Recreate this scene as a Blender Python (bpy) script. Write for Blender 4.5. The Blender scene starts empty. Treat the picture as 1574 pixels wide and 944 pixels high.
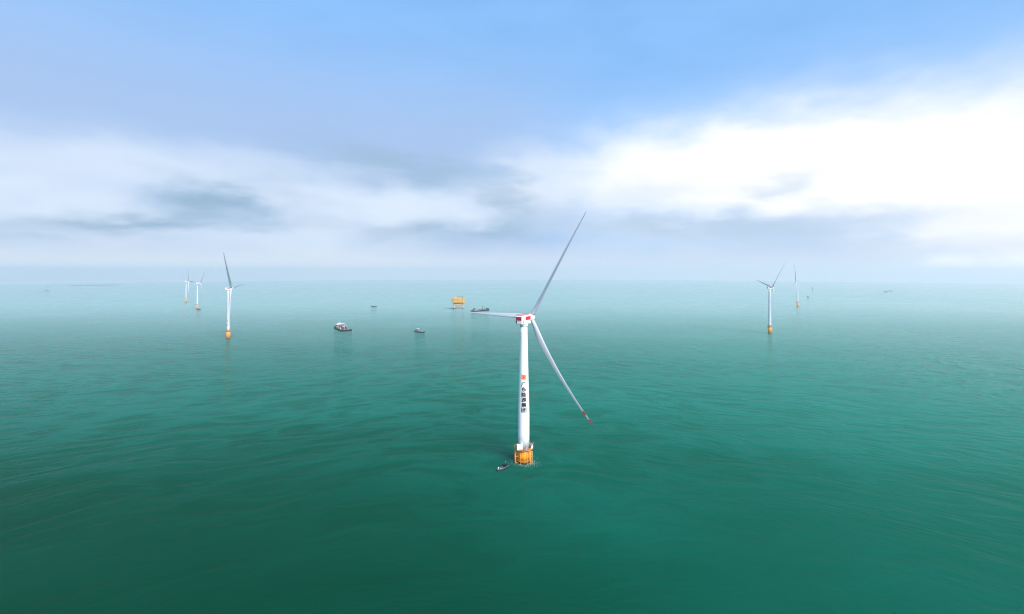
import bpy, bmesh, math, random
from mathutils import Vector, Matrix

random.seed(7)
R = math.radians
S = bpy.context.scene
COL = S.collection
PI = math.pi

# ------------------------------------------------------------------ camera
CAM_H = 133.6
cam = bpy.data.cameras.new('camera')
cam.sensor_width = 36.0
cam.lens = 36.0 * 700.0 / 1574.0
cam.shift_y = -56.0 / 1574.0
cam.clip_start = 1.0
cam.clip_end = 90000.0
co = bpy.data.objects.new('camera', cam)
COL.objects.link(co)
co.location = (0, 0, CAM_H)
co.rotation_euler = (R(90), 0, 0)
S.camera = co

# ------------------------------------------------------------------ sun, sky, exposure
SUN_EL, SUN_AZ = 42.0, 142.0          # azimuth clockwise from straight ahead (+y)
sl = bpy.data.lights.new('sun', 'SUN')
sl.energy = 4.4
sl.angle = R(32)
sl.color = (1.0, 0.96, 0.9)
so = bpy.data.objects.new('sun', sl)
COL.objects.link(so)
sd = Vector((math.sin(R(SUN_AZ)) * math.cos(R(SUN_EL)), math.cos(R(SUN_AZ)) * math.cos(R(SUN_EL)), math.sin(R(SUN_EL))))
so.rotation_euler = sd.to_track_quat('Z', 'Y').to_euler()
so.location = sd * 500

S.view_settings.view_transform = 'Standard'
S.view_settings.look = 'None'
S.view_settings.exposure = 0.6
S.view_settings.gamma = 1.0
S.view_settings.use_curve_mapping = False
S.cycles.use_denoising = True
S.cycles.filter_width = 1.15
S.cycles.max_bounces = 6
S.cycles.volume_bounces = 4
S.cycles.transparent_max_bounces = 6
S.cycles.sample_clamp_indirect = 4.0
S.cycles.caustics_reflective = False


class NG:
    """Tiny helper that writes node expressions."""
    def __init__(self, tree):
        self.t = tree
        self.n = tree.nodes
        self.l = tree.links
    def node(self, kind, **kw):
        n = self.n.new(kind)
        for k, v in kw.items():
            setattr(n, k, v)
        return n
    def put(self, sock, v):
        if isinstance(v, bpy.types.NodeSocket):
            self.l.new(v, sock)
        elif v is not None:
            sock.default_value = v
    def m(self, op, a, b=None, c=None, clamp=False):
        n = self.node('ShaderNodeMath', operation=op, use_clamp=clamp)
        self.put(n.inputs[0], a)
        if b is not None: self.put(n.inputs[1], b)
        if c is not None: self.put(n.inputs[2], c)
        return n.outputs[0]
    def sep(self, v):
        n = self.node('ShaderNodeSeparateXYZ'); self.put(n.inputs[0], v)
        return n.outputs
    def comb(self, x, y, z):
        n = self.node('ShaderNodeCombineXYZ')
        for i, v in enumerate((x, y, z)): self.put(n.inputs[i], v)
        return n.outputs[0]
    def noise(self, vec, scale, detail=3.0, rough=0.5, dist=0.0):
        n = self.node('ShaderNodeTexNoise')
        self.put(n.inputs['Vector'], vec)
        n.inputs['Scale'].default_value = scale
        n.inputs['Detail'].default_value = detail
        n.inputs['Roughness'].default_value = rough
        n.inputs['Distortion'].default_value = dist
        return n.outputs['Fac']
    def mix(self, f, a, b):
        n = self.node('ShaderNodeMix', data_type='RGBA')
        self.put(n.inputs[0], f)
        for s, v in ((n.inputs[6], a), (n.inputs[7], b)):
            if isinstance(v, tuple): v = (*v[:3], 1.0)
            self.put(s, v)
        return n.outputs[2]
    def smooth(self, x, a, b):
        n = self.node('ShaderNodeMapRange', interpolation_type='SMOOTHSTEP')
        self.put(n.inputs[0], x); n.inputs[1].default_value = a; n.inputs[2].default_value = b
        return n.outputs[0]


world = bpy.data.worlds.new('World')
S.world = world
world.use_nodes = True
wt = world.node_tree
wt.nodes.clear()
g = NG(wt)
sky = g.node('ShaderNodeTexSky', sky_type='NISHITA')
sky.sun_disc = False
sky.sun_elevation = R(SUN_EL)
sky.sun_rotation = R(SUN_AZ)
sky.air_density = 1.0
sky.dust_density = 1.2
sky.ozone_density = 2.0
SKY_STRENGTH = 0.1
d = g.node('ShaderNodeTexCoord').outputs['Generated']
dx, dy, dz = g.sep(d)
az = g.m('MULTIPLY', g.m('ARCTAN2', dx, dy), 180 / PI)
el = g.m('MULTIPLY', g.m('ARCSINE', dz), 180 / PI)
n1 = g.noise(g.comb(g.m('MULTIPLY', az, 0.055), g.m('MULTIPLY', el, 0.16), 3.1), 1.0, 4.0, 0.5)
n2 = g.noise(g.comb(g.m('MULTIPLY', az, 0.07), g.m('MULTIPLY', el, 0.19), 11.7), 1.0, 4.0, 0.5)
n4 = g.noise(g.comb(g.m('MULTIPLY', az, 0.13), g.m('MULTIPLY', el, 0.55), 41.3), 1.0, 5.0, 0.6)
n3 = g.noise(g.comb(g.m('MULTIPLY', az, 0.09), g.m('MULTIPLY', el, 0.3), 27.3), 1.0, 5.0, 0.55)
def warp(ka, ke):
    f1 = g.noise(g.comb(g.m('MULTIPLY', az, 0.16), g.m('MULTIPLY', el, 0.36), 7.7), 1.0, 3.5, 0.48)
    f2 = g.noise(g.comb(g.m('MULTIPLY', az, 0.16), g.m('MULTIPLY', el, 0.36), 19.2), 1.0, 3.5, 0.48)
    return (g.m('ADD', az, g.m('MULTIPLY', g.m('SUBTRACT', f1, 0.5), ka)),
            g.m('ADD', el, g.m('MULTIPLY', g.m('SUBTRACT', f2, 0.5), ke)))
WARP = warp(15.0, 4.8)
def blob(a, e, sa, se, k=1.0, tilt=0.0):
    u = g.m('SUBTRACT', WARP[0], a)
    v = g.m('SUBTRACT', WARP[1], e)
    if tilt: v = g.m('SUBTRACT', v, g.m('MULTIPLY', u, tilt))
    u = g.m('DIVIDE', u, sa); v = g.m('DIVIDE', v, se)
    q = g.m('ADD', g.m('MULTIPLY', u, u), g.m('MULTIPLY', v, v))
    return g.m('MULTIPLY', g.m('EXPONENT', g.m('MULTIPLY', q, -1.0)), k)
def total(items):
    acc = None
    for it in items:
        b = blob(*it)
        acc = b if acc is None else g.m('ADD', acc, b)
    return g.m('MINIMUM', acc, 1.0)
U = 1.0 / SKY_STRENGTH
def col(r, gg, b): return (r * U, gg * U, b * U)
SKY_BLUE = col(0.195, 0.43, 0.80)
tint = g.node('ShaderNodeMix', data_type='RGBA', blend_type='MULTIPLY')
tint.inputs[0].default_value = 1.0
g.l.new(sky.outputs[0], tint.inputs[6]); tint.inputs[7].default_value = (1.0, 1.0, 1.0, 1)
base = tint.outputs[2]
# thin high veil whitening the blue, then the milky band low over the sea
veil = g.mix(g.m('MULTIPLY', g.smooth(n3, 0.2, 0.8), 0.25), base, col(0.34, 0.50, 0.75))
veil = g.mix(0.62, veil, SKY_BLUE)
low = g.smooth(el, 26.0, 3.0)
veil = g.mix(g.m('MULTIPLY', low, 0.75), veil, col(0.31, 0.45, 0.66))
lav = g.m('MULTIPLY', g.m('MULTIPLY', g.smooth(el, 30.0, 14.0), g.smooth(az, 16.0, -4.0)), 0.82)
veil = g.mix(lav, veil, col(0.275, 0.375, 0.565))
# loose cloud all round the horizon
ring = g.m('MULTIPLY', g.smooth(g.m('ADD', n1, g.m('MULTIPLY', n3, 0.5)), 0.62, 0.95), g.m('MULTIPLY', g.smooth(el, 15.0, 8.0), 0.55))
c1 = g.mix(ring, veil, col(0.44, 0.53, 0.64))
white = total([(-46, 5.4, 9, 3.0, .8), (-21, 8.0, 10, 3.2, .7), (-9, 7.2, 9, 3.0, .7), (-34, 10.6, 11, 2.4, .5), (-28, 3.6, 14, 2.0, .7), (2, 11.0, 5, 3.2, .7), (-45, 10, 8, 2.5, .35)])
c2 = g.mix(white, c1, col(0.52, 0.595, 0.69))
grey = total([(-12, 4.6, 13, 1.7, .45), (-33, 7.4, 6.5, 2.3, 1.0, .18), (-40, 4.2, 10, 1.0, .75, .06), (-14, 12.4, 10, 2.2, .7, -.12), (0, 8.2, 4, 2.2, .75), (-46, 2.2, 9, .5, .4), (-4, 4.4, 8, 1.3, .4), (-1, 11.5, 3, 1.6, .35)])
c3 = g.mix(g.m('MULTIPLY', grey, g.smooth(n4, 0.12, 0.6)), c2, col(0.222, 0.33, 0.45))
glow = total([(13, 12.6, 9, 4.0, .6), (26, 12.4, 11, 4.6, .95), (38, 11.0, 12, 5.2, 1.05), (50, 7.6, 10, 6.2, 1.15), (22, 8.2, 16, 3.0, .4), (51, 3.5, 7, 4.0, .8)])
c4 = g.mix(glow, c3, col(0.70, 0.715, 0.735))
grey2 = total([(27, 4.9, 15, 1.3, .8), (30.0, 8.8, 3.0, 1.0, .55), (13, 5.6, 8, 1.2, .45), (36, 2.6, 12, 1.0, .5), (6, 7.6, 5, 1.5, .35), (18, 9.5, 6, 1.6, .3)])
c5 = g.mix(g.m('MULTIPLY', grey2, g.smooth(n4, 0.1, 0.6)), c4, col(0.33, 0.425, 0.54))
# pale murk lying on the horizon
murk = g.m('MULTIPLY', g.smooth(el, 4.2, 0.3), 0.85)
c6 = g.mix(murk, c5, g.mix(g.smooth(az, -18.0, 4.0), col(0.55, 0.60, 0.65), col(0.48, 0.54, 0.625)))
gap = g.m('MULTIPLY', g.m('MULTIPLY', g.smooth(WARP[0], 36.0, 52.0), 0.6), g.m('MULTIPLY', g.smooth(el, -0.8, 0.4), g.smooth(el, 2.2, 0.6)))
c6 = g.mix(gap, c6, col(0.95, 0.95, 0.96))
# below the horizon (hidden by the sea): sea tone so nothing odd lights the scene from below
c7 = g.mix(g.smooth(el, -2.0, -6.0), c6, col(0.10, 0.28, 0.27))
bg = g.node('ShaderNodeBackground')
g.l.new(c7, bg.inputs['Color'])
bg.inputs['Strength'].default_value = SKY_STRENGTH
g.l.new(bg.outputs[0], g.node('ShaderNodeOutputWorld').inputs['Surface'])

# ------------------------------------------------------------------ materials
def mat(name, color, rough=0.5, metal=0.0, var=0.0, vscale=0.5, streak=False, rust=None, spec=0.5):
    m = bpy.data.materials.new(name)
    m.use_nodes = True
    k = NG(m.node_tree)
    b = m.node_tree.nodes['Principled BSDF']
    b.inputs['Roughness'].default_value = rough
    b.inputs['Metallic'].default_value = metal
    b.inputs['Specular IOR Level'].default_value = spec
    if var or rust:
        p = k.node('ShaderNodeTexCoord').outputs['Object']
        if streak:
            x, y, z = k.sep(p)
            p = k.comb(x, y, k.m('MULTIPLY', z, 0.12))
        n = k.noise(p, vscale, 5.0, 0.6)
        lo = tuple(c * (1 - var) for c in color)
        hi = tuple(min(1, c * (1 + var * 0.6)) for c in color)
        c = k.mix(k.smooth(n, 0.3, 0.7), lo, hi)
        if rust:
            n2_ = k.noise(p, vscale * 2.3, 6.0, 0.65)
            c = k.mix(k.m('MULTIPLY', k.smooth(n2_, 0.56, 0.7), rust[1]), c, rust[0])
        k.l.new(c, b.inputs['Base Color'])
    else:
        b.inputs['Base Color'].default_value = (*color, 1)
    return m

M = dict(
    white=mat('white_paint', (0.80, 0.80, 0.80), 0.35, var=0.05, vscale=0.25, streak=True),
    tower=mat('tower_paint', (0.82, 0.82, 0.83), 0.35, var=0.05, vscale=0.5, streak=True, rust=((0.50, 0.46, 0.40), 0.22)),
    seam=mat('seam_grey', (0.62, 0.63, 0.64), 0.5),
    blade=mat('blade_gelcoat', (0.47, 0.49, 0.52), 0.4, var=0.04, vscale=0.1),
    red=mat('red_paint', (0.66, 0.012, 0.035), 0.4, var=0.15, vscale=0.6),
    darkred=mat('dark_red_paint', (0.46, 0.010, 0.03), 0.4, var=0.15, vscale=0.6),
    grey=mat('grey_steel', (0.30, 0.32, 0.34), 0.5, var=0.15, vscale=0.6),
    pale=mat('galvanised_steel', (0.55, 0.57, 0.58), 0.45, 0.3, var=0.15, vscale=0.8),
    dark=mat('dark_steel', (0.035, 0.04, 0.045), 0.5, var=0.3, vscale=0.5),
    black=mat('black_rubber', (0.012, 0.013, 0.014), 0.7),
    amber=mat('amber_paint', (0.96, 0.37, 0.009), 0.4, var=0.10, vscale=0.5, streak=True, rust=((0.60, 0.22, 0.02), 0.4)),
    orange=mat('orange_paint', (0.90, 0.28, 0.015), 0.4, var=0.15, vscale=0.6),
    straw=mat('faded_orange_paint', (0.86, 0.38, 0.05), 0.5, var=0.15, vscale=0.6),
    growth=mat('marine_growth', (0.018, 0.020, 0.014), 0.8, var=0.4, vscale=1.2),
    ochre=mat('ochre_paint', (0.70, 0.40, 0.03), 0.5, var=0.12, vscale=0.15, streak=True, rust=((0.30, 0.15, 0.04), 0.45)),
    pink=mat('weathered_primer', (0.50, 0.36, 0.29), 0.6, var=0.2, vscale=0.2),
    navy=mat('navy_hull_paint', (0.007, 0.015, 0.03), 0.5, var=0.3, vscale=0.4),
    hull=mat('black_hull_paint', (0.006, 0.009, 0.011), 0.6, var=0.4, vscale=0.3, rust=((0.10, 0.03, 0.02), 0.3), spec=0.25),
    deck=mat('oxide_red_deck', (0.13, 0.035, 0.04), 0.7, var=0.3, vscale=0.3, rust=((0.22, 0.14, 0.12), 0.6)),
    deckgrey=mat('grey_deck', (0.055, 0.065, 0.07), 0.7, var=0.3, vscale=0.5),
    farblade=mat('distant_blade', (0.42, 0.44, 0.47), 0.45, var=0.06, vscale=0.1),  # darker grey for the blades of the distant turbines
    farwhite=mat('distant_tower_paint', (0.60, 0.61, 0.64), 0.45, var=0.08, vscale=0.3, streak=True),  # greyer white for the towers of the distant turbines
    lilac=mat('pale_superstructure', (0.26, 0.27, 0.33), 0.5, var=0.08, vscale=0.4, streak=True),
    glass=mat('dark_glazing', (0.01, 0.015, 0.02), 0.08),
    ink=mat('black_lettering', (0.008, 0.008, 0.010), 0.6),
    emred=mat('emblem_red', (0.66, 0.055, 0.03), 0.5),
    emorange=mat('emblem_orange', (0.88, 0.30, 0.13), 0.5),
    rock=mat('island_green', (0.06, 0.075, 0.05), 0.9, var=0.4, vscale=0.01),
)

# ------------------------------------------------------------------ mesh helpers
def B(): return bmesh.new()

def box(bm, c, s, rz=0.0, mi=0, bevel=0.0, taper=1.0, mtx=None):
    r = bmesh.ops.create_cube(bm, size=1.0)
    vs = r['verts']
    for v in vs:
        if v.co.z > 0: v.co.x *= taper; v.co.y *= taper
        v.co = Vector((v.co.x * s[0], v.co.y * s[1], v.co.z * s[2]))
    fs = list({f for v in vs for f in v.link_faces})
    if bevel:
        es = list({e for v in vs for e in v.link_edges})
        rr = bmesh.ops.bevel(bm, geom=es, offset=bevel, segments=2, affect='EDGES', profile=0.6)
        vs = list({v for f in rr['faces'] for v in f.verts} | {v for v in vs if v.is_valid})
        vs = list({w for v in vs for f in v.link_faces for w in f.verts})
        fs = list({f for v in vs for f in v.link_faces})
    T = Matrix.Translation(c) @ Matrix.Rotation(rz, 4, 'Z')
    if mtx is not None: T = mtx @ T
    for v in vs: v.co = T @ v.co
    for f in fs: f.material_index = mi
    return vs

def tube(bm, a, b, r, r2=None, seg=10, mi=0, smooth=True):
    a, b = Vector(a), Vector(b)
    L = (b - a).length
    if L < 1e-6: return
    rr = bmesh.ops.create_cone(bm, cap_ends=True, segments=seg, radius1=r, radius2=r if r2 is None else r2, depth=L)
    q = (b - a).to_track_quat('Z', 'Y').to_matrix().to_4x4()
    T = Matrix.Translation((a + b) / 2) @ q
    for v in rr['verts']: v.co = T @ v.co
    for f in {f for v in rr['verts'] for f in v.link_faces}:
        f.material_index = mi
        f.smooth = smooth and len(f.verts) == 4

def lathe(bm, prof, seg=48, mi=0, c=(0, 0, 0), smooth=True):
    rings = []
    for r, z in prof:
        rings.append([bm.verts.new((c[0] + r * math.cos(2 * PI * k / seg), c[1] + r * math.sin(2 * PI * k / seg), c[2] + z)) for k in range(seg)])
    for i in range(len(rings) - 1):
        for k in range(seg):
            f = bm.faces.new((rings[i][k], rings[i][(k + 1) % seg], rings[i + 1][(k + 1) % seg], rings[i + 1][k]))
            f.smooth = smooth; f.material_index = mi
    for rg, flip in ((rings[0], True), (rings[-1], False)):
        f = bm.faces.new(rg[::-1] if flip else rg); f.material_index = mi

def torus(bm, r, z, t, seg=48, a0=0.0, a1=2 * PI, c=(0, 0), mi=0):
    n = max(3, int(seg * abs(a1 - a0) / (2 * PI)))
    full = abs(a1 - a0) > 2 * PI - 1e-4
    rings = []
    for k in range(n if full else n + 1):
        a = a0 + (a1 - a0) * k / n
        rings.append([bm.verts.new((c[0] + (r + t * math.cos(b)) * math.cos(a), c[1] + (r + t * math.cos(b)) * math.sin(a), z + t * math.sin(b))) for b in (0.0, PI / 3, 2 * PI / 3, PI, 4 * PI / 3, 5 * PI / 3)])
    for i in range(len(rings) if full else len(rings) - 1):
        p, q = rings[i], rings[(i + 1) % len(rings)]
        for k in range(6):
            f = bm.faces.new((p[k], q[k], q[(k + 1) % 6], p[(k + 1) % 6])); f.smooth = True; f.material_index = mi

SPLIT = {'flange', 'vent', 'side_panel', 'cabinet_door', 'louvre', 'window', 'roof'}

def islands(bm):
    seen, out = set(), []
    for v0 in bm.verts:
        if v0 in seen: continue
        st, isl = [v0], []
        seen.add(v0)
        while st:
            v = st.pop(); isl.append(v)
            for e in v.link_edges:
                w = e.other_vert(v)
                if w not in seen: seen.add(w); st.append(w)
        out.append(isl)
    return out

def obj(name, bm, mats, parent=None, loc=None, rotz=0.0):
    if name in SPLIT:
        isl = islands(bm)
        if len(isl) > 1:
            idx = {v: i for i, l in enumerate(isl) for v in l}
            o = None
            for i in range(len(isl)):
                b2 = bm.copy()
                b2.verts.ensure_lookup_table()
                order = [idx[v] for v in bm.verts]
                bmesh.ops.delete(b2, geom=[v for v, q in zip(b2.verts, order) if q != i], context='VERTS')
                q = obj1(name, b2, mats, parent, loc, rotz)
                o = o or q
            bm.free()
            return o
    return obj1(name, bm, mats, parent, loc, rotz)

def obj1(name, bm, mats, parent=None, loc=None, rotz=0.0):
    bmesh.ops.recalc_face_normals(bm, faces=bm.faces)
    me = bpy.data.meshes.new(name)
    bm.to_mesh(me); bm.free()
    for m in (mats if isinstance(mats, (list, tuple)) else [mats]):
        me.materials.append(m)
    o = bpy.data.objects.new(name, me)
    COL.objects.link(o)
    if parent is not None: o.parent = parent
    if loc is not None: o.location = loc
    if rotz: o.rotation_euler = (0, 0, rotz)
    return o

def tag(o, label, cat, group=None, kind=None):
    if label: o['label'] = label
    if cat: o['category'] = cat
    if group: o['group'] = group
    if kind: o['kind'] = kind
    return o

RE = 668000.0
def sea(x, y): return -(x * x + y * y) / (2 * RE)

def thing(name, label, cat, x, y, rotz=0.0, group=None):
    o = bpy.data.objects.new(name, None)
    o.empty_display_size = 2.0
    COL.objects.link(o)
    o.location = (x, y, sea(x, y))
    o.rotation_euler = (0, 0, rotz)
    return tag(o, label, cat, group)

# ------------------------------------------------------------------ sea
def water_material():
    m = bpy.data.materials.new('green_sea_water')
    m.use_nodes = True
    k = NG(m.node_tree)
    b = m.node_tree.nodes['Principled BSDF']
    p = k.node('ShaderNodeTexCoord').outputs['Object']
    x, y, z = k.sep(p)
    # gently bent crests: the swell wraps round the shoal
    bend = k.m('ADD', k.m('MULTIPLY', k.m('COSINE', k.m('MULTIPLY', x, 2 * PI / 940.0)), -60.0),
               k.m('MULTIPLY', k.noise(k.comb(x, y, 0.0), 0.0035, 2.0), 110.0))
    c = k.m('ADD', y, bend)
    raw = k.noise(k.comb(k.m('MULTIPLY', x, 0.42), c, 0.0), 0.040, 4.0, 0.52, 0.5)
    swell = k.m('SUBTRACT', 1.0, k.m('ABSOLUTE', k.m('MULTIPLY', k.m('SUBTRACT', raw, 0.5), 4.0)))
    chop = k.noise(k.comb(k.m('MULTIPLY', x, 0.5), c, 9.0), 0.15, 3.0, 0.55, 0.5)
    fine = k.noise(k.comb(k.m('MULTIPLY', x, 0.55), c, 4.0), 0.42, 3.0, 0.55, 0.3)
    patch = k.noise(k.comb(k.m('MULTIPLY', x, 0.5), y, 5.0), 0.006, 3.0, 0.5)
    pw = k.smooth(patch, 0.30, 0.70)
    amp = k.m('MULTIPLY', k.m('ADD', 0.40, k.m('MULTIPLY', k.smooth(k.m('ADD', y, k.m('MULTIPLY', k.m('SUBTRACT', patch, 0.5), 400.0)), 180.0, 520.0), 0.60)), 1.0)
    h = k.m('MULTIPLY', amp, k.m('ADD', k.m('MULTIPLY', swell, SWELL), k.m('ADD', k.m('MULTIPLY', chop, CHOP), k.m('MULTIPLY', fine, FINE))))
    bump = k.node('ShaderNodeBump')
    bump.inputs['Strength'].default_value = 1.0
    bump.inputs['Distance'].default_value = 1.0
    k.l.new(h, bump.inputs['Height'])
    k.l.new(bump.outputs[0], b.inputs['Normal'])
    # bottle green nearby with steep-view darkening painted in, lighter turquoise to the right
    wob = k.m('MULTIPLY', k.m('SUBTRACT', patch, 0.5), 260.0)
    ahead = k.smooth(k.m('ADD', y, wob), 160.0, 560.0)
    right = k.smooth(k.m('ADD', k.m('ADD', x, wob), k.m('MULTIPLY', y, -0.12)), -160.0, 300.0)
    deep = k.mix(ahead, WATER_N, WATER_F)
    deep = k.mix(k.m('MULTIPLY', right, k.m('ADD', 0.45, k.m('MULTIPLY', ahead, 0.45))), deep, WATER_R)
    far_haze = k.smooth(k.m('ADD', y, k.m('MULTIPLY', wob, 1.6)), 400.0, 1900.0)
    deep = k.mix(k.m('MULTIPLY', far_haze, 0.85), deep, (0.25, 0.39, 0.375))  # haze and grazing sky reflection painted into the far water's colour
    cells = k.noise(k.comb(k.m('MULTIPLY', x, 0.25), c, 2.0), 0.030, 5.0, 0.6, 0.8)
    lift = k.m('ADD', k.m('MULTIPLY', k.m('MULTIPLY', k.smooth(cells, 0.40, 0.70), k.m('ADD', 0.25, k.m('MULTIPLY', ahead, 0.75))), 0.14), k.m('MULTIPLY', k.m('MULTIPLY', k.smooth(swell, 0.45, 1.0), ahead), 0.42))  # swell crests painted lighter, standing in for sky reflections on the waves
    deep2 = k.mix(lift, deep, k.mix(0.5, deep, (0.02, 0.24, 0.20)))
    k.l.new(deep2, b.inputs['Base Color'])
    k.l.new(k.m('ADD', 0.07, k.m('MULTIPLY', pw, 0.07)), b.inputs['Roughness'])
    b.inputs['IOR'].default_value = 1.032          # as seen through the camera's polarising filter
    return m

SWELL, CHOP, FINE = 1.6, 1.6, 0.36
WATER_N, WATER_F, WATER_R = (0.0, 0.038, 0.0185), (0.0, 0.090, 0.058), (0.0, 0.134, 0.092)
bm = B()
rad = [0.0]
r_ = 40.0
while r_ < 15000.0:
    rad.append(r_); r_ *= 1.06
rad.append(15000.0)
seg = 160
prev = None
for r in rad:
    if r == 0.0:
        prev = [bm.verts.new((0, 0, 0))]
        continue
    cur = [bm.verts.new((r * math.sin(2 * PI * i / seg), r * math.cos(2 * PI * i / seg), -r * r / (2 * RE))) for i in range(seg)]
    for i in range(seg):
        j = (i + 1) % seg
        f = bm.faces.new((prev[0], cur[j], cur[i]) if len(prev) == 1 else (prev[i], prev[j], cur[j], cur[i]))
        f.smooth = True
    prev = cur
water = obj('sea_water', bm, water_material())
tag(water, None, None, kind='structure')
for p_ in water.data.polygons:
    if p_.normal.z < 0: p_.flip()

# ------------------------------------------------------------------ sea haze
HAZE = 0.00012
bm = B()
box(bm, (0, 0, 20.0), (31000.0, 31000.0, 2 * 190.0))
hz = obj('haze', bm, [])
tag(hz, None, None, kind='stuff')
hm = bpy.data.materials.new('sea_haze')
hm.use_nodes = True
hm.node_tree.nodes.clear()
k = NG(hm.node_tree)
pv = k.node('ShaderNodeVolumePrincipled')
pv.inputs['Color'].default_value = (1.0, 0.95, 0.955, 1)
pv.inputs['Density'].default_value = HAZE
pv.inputs['Anisotropy'].default_value = 0.5
k.l.new(pv.outputs[0], k.node('ShaderNodeOutputMaterial').inputs['Volume'])
hz.data.materials.append(hm)

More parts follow.
